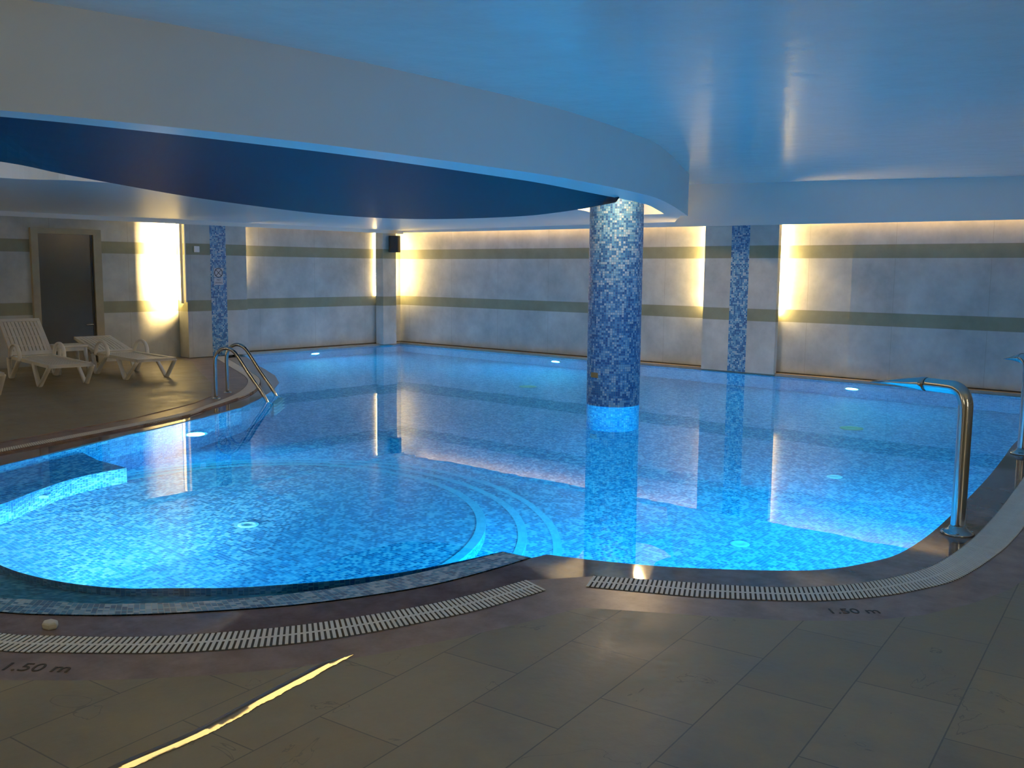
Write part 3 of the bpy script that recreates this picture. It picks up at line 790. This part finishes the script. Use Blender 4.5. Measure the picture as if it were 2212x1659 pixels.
# ------------------------------------------------------------------ speaker, sign, small box
sp = thing('loudspeaker', (.40, -.50, 1.99), 'black loudspeaker mounted high on the corner pier', 'loudspeaker', math.radians(-48))
bm = bmesh.new()
prof = [(-.10, -.085), (-.10, .085), (.02, .115), (.10, .075), (.10, -.075), (.02, -.115)]
slab(bm, prof, -.16, .16); bevel(bm, .008, 2); link('cabinet', bm, M_black, sp)
bm = bmesh.new(); box(bm, (.099, -.065, -.14), (.108, .065, .14)); bevel(bm, .003); link('grille', bm, plain('speaker_grille', (.02, .02, .021), .7, noise=.3, nscale=120), sp)
bm = bmesh.new(); tube(bm, [(-.09, 0, 0), (-.16, 0, 0), (-.20, .0, -.03)], .015, 8); link('bracket', bm, M_black, sp, True)

sg = thing('warning_sign', (.304, -4.327, 1.34), 'small white sign with crossed-out circle on the mosaic strip behind the ladder', 'sign', 0)
bm = bmesh.new(); box(bm, (0, -.085, .0), (.006, .085, .155)); bevel(bm, .0015); link('panel', bm, M_sign, sg)
bm = bmesh.new(); box(bm, (0, -.085, -.125), (.006, .085, -.008)); bevel(bm, .0015); link('text_plate', bm, M_sign, sg)
bm = bmesh.new()
ring = [(.007, .072*math.cos(a), .078+.072*math.sin(a)) for a in [2*PI*i/40 for i in range(41)]]
tube(bm, ring, .006, 6, caps=False)
for s in (-1, 1): tube(bm, [(.007, -.05, .078-s*.05), (.007, .05, .078+s*.05)], .0045, 6)
link('symbol', bm, M_ink, sg)['label'] = 'black ring crossed by two diagonal bars'
for tx, zz, sz_ in (('NO', -.040, .045), ('DIVING', -.088, .042)):
    lettering('lettering', tx, sz_, M_ink, (.0072, 0, zz), (PI/2, 0, PI/2), sg, ext=.0005)
bm = bmesh.new(); box(bm, (0, -.05, -.05), (.022, .05, .05)); bevel(bm, .008, 3)
tag(link('junction_box', bm, M_white, None, False, (.301, -4.72, 1.80)), 'small pale junction box on the upper olive band of the left pilaster', 'junction box')

# ------------------------------------------------------------------ warm lighting
def led_tube(a, b, label, r=.013, mat=M_led):
    a = Vector(a); b = Vector(b)
    t = thing('led_tube', a, label, 'light tube', 0, 'warm light tubes along the walls')
    bm = bmesh.new(); tube(bm, [(0, 0, 0), b-a], r, 10); link('tube', bm, mat, t, True)
    d = (b-a).normalized()
    for p, q in ((Vector((0, 0, 0))-d*.02, Vector((0, 0, 0))), (b-a, b-a+d*.02)):
        bm = bmesh.new(); tube(bm, [p, q], r*1.15, 10); link('end_cap', bm, M_alu, t, True)
led_tube((8.235, -.05, .90), (8.235, -.05, 2.24), 'vertical warm light tube behind the right edge of the far pilaster', .013, emit('warm_edge_led', WARM, 480.0))
led_tube((7.075, -.07, .95), (7.075, -.07, 2.24), 'vertical warm light tube hidden behind the left side of the far pilaster', .016, emit('warm_hidden_led', WARM, 210.0))
led_tube((.10, -.25, .98), (.10, -.25, 2.24), 'vertical warm light tube beside the loudspeaker right of the corner pier', .022)
led_tube((.022, -.66, .98), (.022, -.66, 2.24), 'thin vertical warm light tube left of the corner pier', .010)
led_tube((.05, -3.74, 1.3), (.05, -3.74, 2.24), 'vertical warm light tube hidden on the far side of the left pilaster', .007)
def led_strip(a, b, label, mat=M_ledstrip, w=.03, group='cove light strips'):
    t = thing('led_strip', a, label, 'light strip', 0, group)
    a = Vector(a); b = Vector(b); d = (b-a)
    n = Vector((-d.y, d.x, 0)).normalized()*w/2
    bm = bmesh.new()
    q = [-n, n, d+n, d-n]
    lo_ = [bm.verts.new(c) for c in q]; hi = [bm.verts.new(c+Vector((0, 0, .012))) for c in q]
    bm.faces.new(list(reversed(lo_))); bm.faces.new(hi)
    for k in range(4): bm.faces.new((lo_[k], lo_[(k+1) % 4], hi[(k+1) % 4], hi[k]))
    bmesh.ops.recalc_face_normals(bm, faces=bm.faces[:]); link('strip', bm, mat, t)
    bm = bmesh.new()
    lo_ = [bm.verts.new(c*1.0+Vector((0, 0, .013))) for c in q]; hi = [bm.verts.new(c+Vector((0, 0, .03))) for c in q]
    bm.faces.new(list(reversed(lo_))); bm.faces.new(hi)
    for k in range(4): bm.faces.new((lo_[k], lo_[(k+1) % 4], hi[(k+1) % 4], hi[k]))
    bmesh.ops.recalc_face_normals(bm, faces=bm.faces[:]); link('profile', bm, M_alu, t)
led_strip((.5, -.10, 2.30), (7.0, -.10, 2.30), 'warm cove light strip above the far wall left of the pilaster')
led_strip((8.4, -.10, 2.30), (16.4, -.10, 2.30), 'warm cove light strip above the far wall right of the pilaster')
led_strip((.14, -3.70, 2.30), (.14, -.9, 2.30), 'faint warm cove light strip above the left wall past the pilaster', emit('faint_cove_led', (1, .58, .22), 1.6))
# cove strip on top of the navy panel, in the gap behind the beam
cv = thing('cove_light', (0, 0, 0), 'curved warm cove light hidden behind the beam above the navy panel', 'light strip', 0, 'cove light strips')
cpath = catmull([(8.729, -12.082, 2.42), (9.054, -10.999, 2.42), (9.142, -10.414, 2.42), (9.179, -9.676, 2.42), (9.17, -8.552, 2.42), (9.06, -7.4, 2.42)], 8)
bm = bmesh.new(); tube(bm, cpath, .028, 10); link('tube', bm, M_ledcove, cv, True)
cv2 = thing('cove_light', (0, 0, 0), 'short warm cove light behind the beam end by the mosaic column', 'light strip', 0, 'cove light strips')
M_ledcove3 = emit('warm_gap_cove', (1.0, .66, .30), 420.0)
bm = bmesh.new(); tube(bm, catmull([(8.30, -3.5, 2.44), (8.12, -3.28, 2.44), (7.9, -3.0, 2.44), (7.7, -2.85, 2.44)], 6), .02, 8); link('tube', bm, M_ledcove3, cv2, True)
bm = bmesh.new(); tube(bm, catmull([(8.88, -5.15, 2.36), (8.84, -4.95, 2.36), (8.76, -4.65, 2.36)], 6), .016, 8); link('tube', bm, M_ledcove2, cv2, True)
# added warm tubes out of view, filling light on deck, fascia and ceiling
M_nearfill = emit('warm_wall_fill', (1.0, .84, .55), 86.0)
led_tube((16.45, -10.6, .5), (16.45, -10.6, 2.2), 'added warm fill tube on the unseen right wall behind the viewer', .02, M_nearfill)
led_tube((12.0, -16.9, .9), (12.0, -16.9, 2.3), 'added warm fill tube on the unseen near wall behind the viewer', .02, M_nearfill)
led_tube((7.0, -16.9, .9), (7.0, -16.9, 2.3), 'added warm fill tube on the unseen near wall towards the loungers', .02, M_nearfill)
led_tube((.10, -12.6, .9), (.10, -12.6, 2.2), 'added warm fill tube out of view on the left wall beyond the loungers', .02, emit('warm_left_fill', (1.0, .68, .34), 90.0))  # added out of view to warm the lounger deck
# wall washer on the near side of the left pilaster
ww = thing('wall_washer', (.285, -4.915, 1.60), 'slim wall washer on the near edge of the left pilaster', 'light fixture')
bm = bmesh.new(); box(bm, (-.012, -.008, -.66), (.012, .012, .66)); link('housing', bm, M_paint, ww)
bm = bmesh.new()
q = [(.012, -.050), (-.030, -.072), (-.031, -.070), (.012, -.046)]
lo_ = [bm.verts.new((x, y, -.68)) for x, y in q]; hi = [bm.verts.new((x, y, .66)) for x, y in q]
bm.faces.new(lo_); bm.faces.new(list(reversed(hi)))
for k in range(4): bm.faces.new((lo_[k], hi[k], hi[(k+1) % 4], lo_[(k+1) % 4]))
bmesh.ops.recalc_face_normals(bm, faces=bm.faces[:]); link('shade', bm, M_paint, ww)
ld = bpy.data.lights.new('washer_beam', 'AREA'); ld.shape = 'RECTANGLE'; ld.size = .012; ld.size_y = 1.3
ld.energy = 340; ld.color = (1, .66, .26); ld.spread = math.radians(120)
lo = bpy.data.objects.new('washer_beam', ld); COL.objects.link(lo)
dirv = Vector((-.86, -.50, 0)).normalized()
zax = -dirv; yax = Vector((0, 0, 1)); xax = yax.cross(zax)
lo.matrix_world = Matrix(((xax.x, yax.x, zax.x, .275), (xax.y, yax.y, zax.y, -4.945), (xax.z, yax.z, zax.z, 1.60), (0, 0, 0, 1)))

# ------------------------------------------------------------------ puddle on the deck
# a long thin film of water; its near rim is tilted to mirror the cove light behind the beam
pc = [(11.99, -12.02, 5.42), (11.96, -11.86, 5.70), (11.945, -11.61, 6.15), (11.89, -11.35, 7.11), (11.85, -11.15, 7.67), (11.795, -10.87, 8.4)]
NP = 150
pp = even(pc, NP)
bm = bmesh.new()
cols = []
jag = 0
for i, p in enumerate(pp):
    t = i/(NP-1)
    d = Vector((pp[min(i+1, NP-1)].x-pp[max(i-1, 0)].x, pp[min(i+1, NP-1)].y-pp[max(i-1, 0)].y)).normalized(); nn = Vector((d.y, -d.x))
    jag = .7*jag + random.uniform(-.0035, .0035)
    tp = min(1, (1-t)/.10)
    frac = min(1, t/.25)
    w_out = .007*tp + jag*(1.6-frac); sl = math.tan(math.radians(p.z))
    w_out = max(.001, w_out)
    ref = .007*tp
    def hz(sft): return .0325+sl*(ref+.004-sft)
    prof = [(w_out, .0300), (w_out, hz(w_out)), (-.008*tp, hz(-.008*tp)), (-.020*tp, hz(-.020*tp)), (-.032*tp, hz(-.020*tp)+.0006), (-.045*tp, hz(-.020*tp)-.0006), (-.052*tp, .0300)]
    col_v = []
    for sft, zv in prof:
        q = Vector((p.x, p.y))+nn*sft
        col_v.append(bm.verts.new((q.x, q.y, zv)))
    cols.append(col_v)
for a, b in zip(cols, cols[1:]):
    for k in range(6): bm.faces.new((a[k], a[k+1], b[k+1], b[k]))
bmesh.ops.recalc_face_normals(bm, faces=bm.faces[:])
for f in bm.faces:
    if f.normal.z < 0: f.normal_flip()
tag(link('puddle', bm, M_puddle), 'long thin puddle on the near deck tiles reflecting warm light', 'puddle')

# ------------------------------------------------------------------ camera, world, view
fpx, yaw, pitch, roll = 2059.7772, -.7208, .1186, .0086
f = Vector((math.sin(yaw)*math.cos(pitch), math.cos(yaw)*math.cos(pitch), -math.sin(pitch)))
r = Vector((math.cos(yaw), -math.sin(yaw), 0)); u = r.cross(f)
r2 = r*math.cos(roll)+u*math.sin(roll); u2 = -r*math.sin(roll)+u*math.cos(roll)
cam = bpy.data.cameras.new('camera'); cam.sensor_width = 36; cam.lens = fpx/2212*36; cam.clip_start = .05; cam.clip_end = 100
co = bpy.data.objects.new('camera', cam); COL.objects.link(co)
co.matrix_world = Matrix(((r2.x, u2.x, -f.x, 14.558749), (r2.y, u2.y, -f.y, -13.108331), (r2.z, u2.z, -f.z, 1.5), (0, 0, 0, 1)))
S.camera = co
w = bpy.data.worlds.new('world'); S.world = w; w.use_nodes = True
w.node_tree.nodes['Background'].inputs['Color'].default_value = (0, 0, 0, 1)
S.view_settings.view_transform = 'Standard'; S.view_settings.look = 'None'; S.view_settings.gamma = 1; S.view_settings.exposure = 0
S.view_settings.use_curve_mapping = False
cy = S.cycles
cy.max_bounces = 10; cy.diffuse_bounces = 4; cy.glossy_bounces = 4; cy.transmission_bounces = 6
cy.sample_clamp_indirect = 4.0; cy.blur_glossy = .1; cy.caustics_refractive = True; cy.caustics_reflective = True
cy.use_denoising = True
cy.use_adaptive_sampling = True; cy.adaptive_threshold = .02
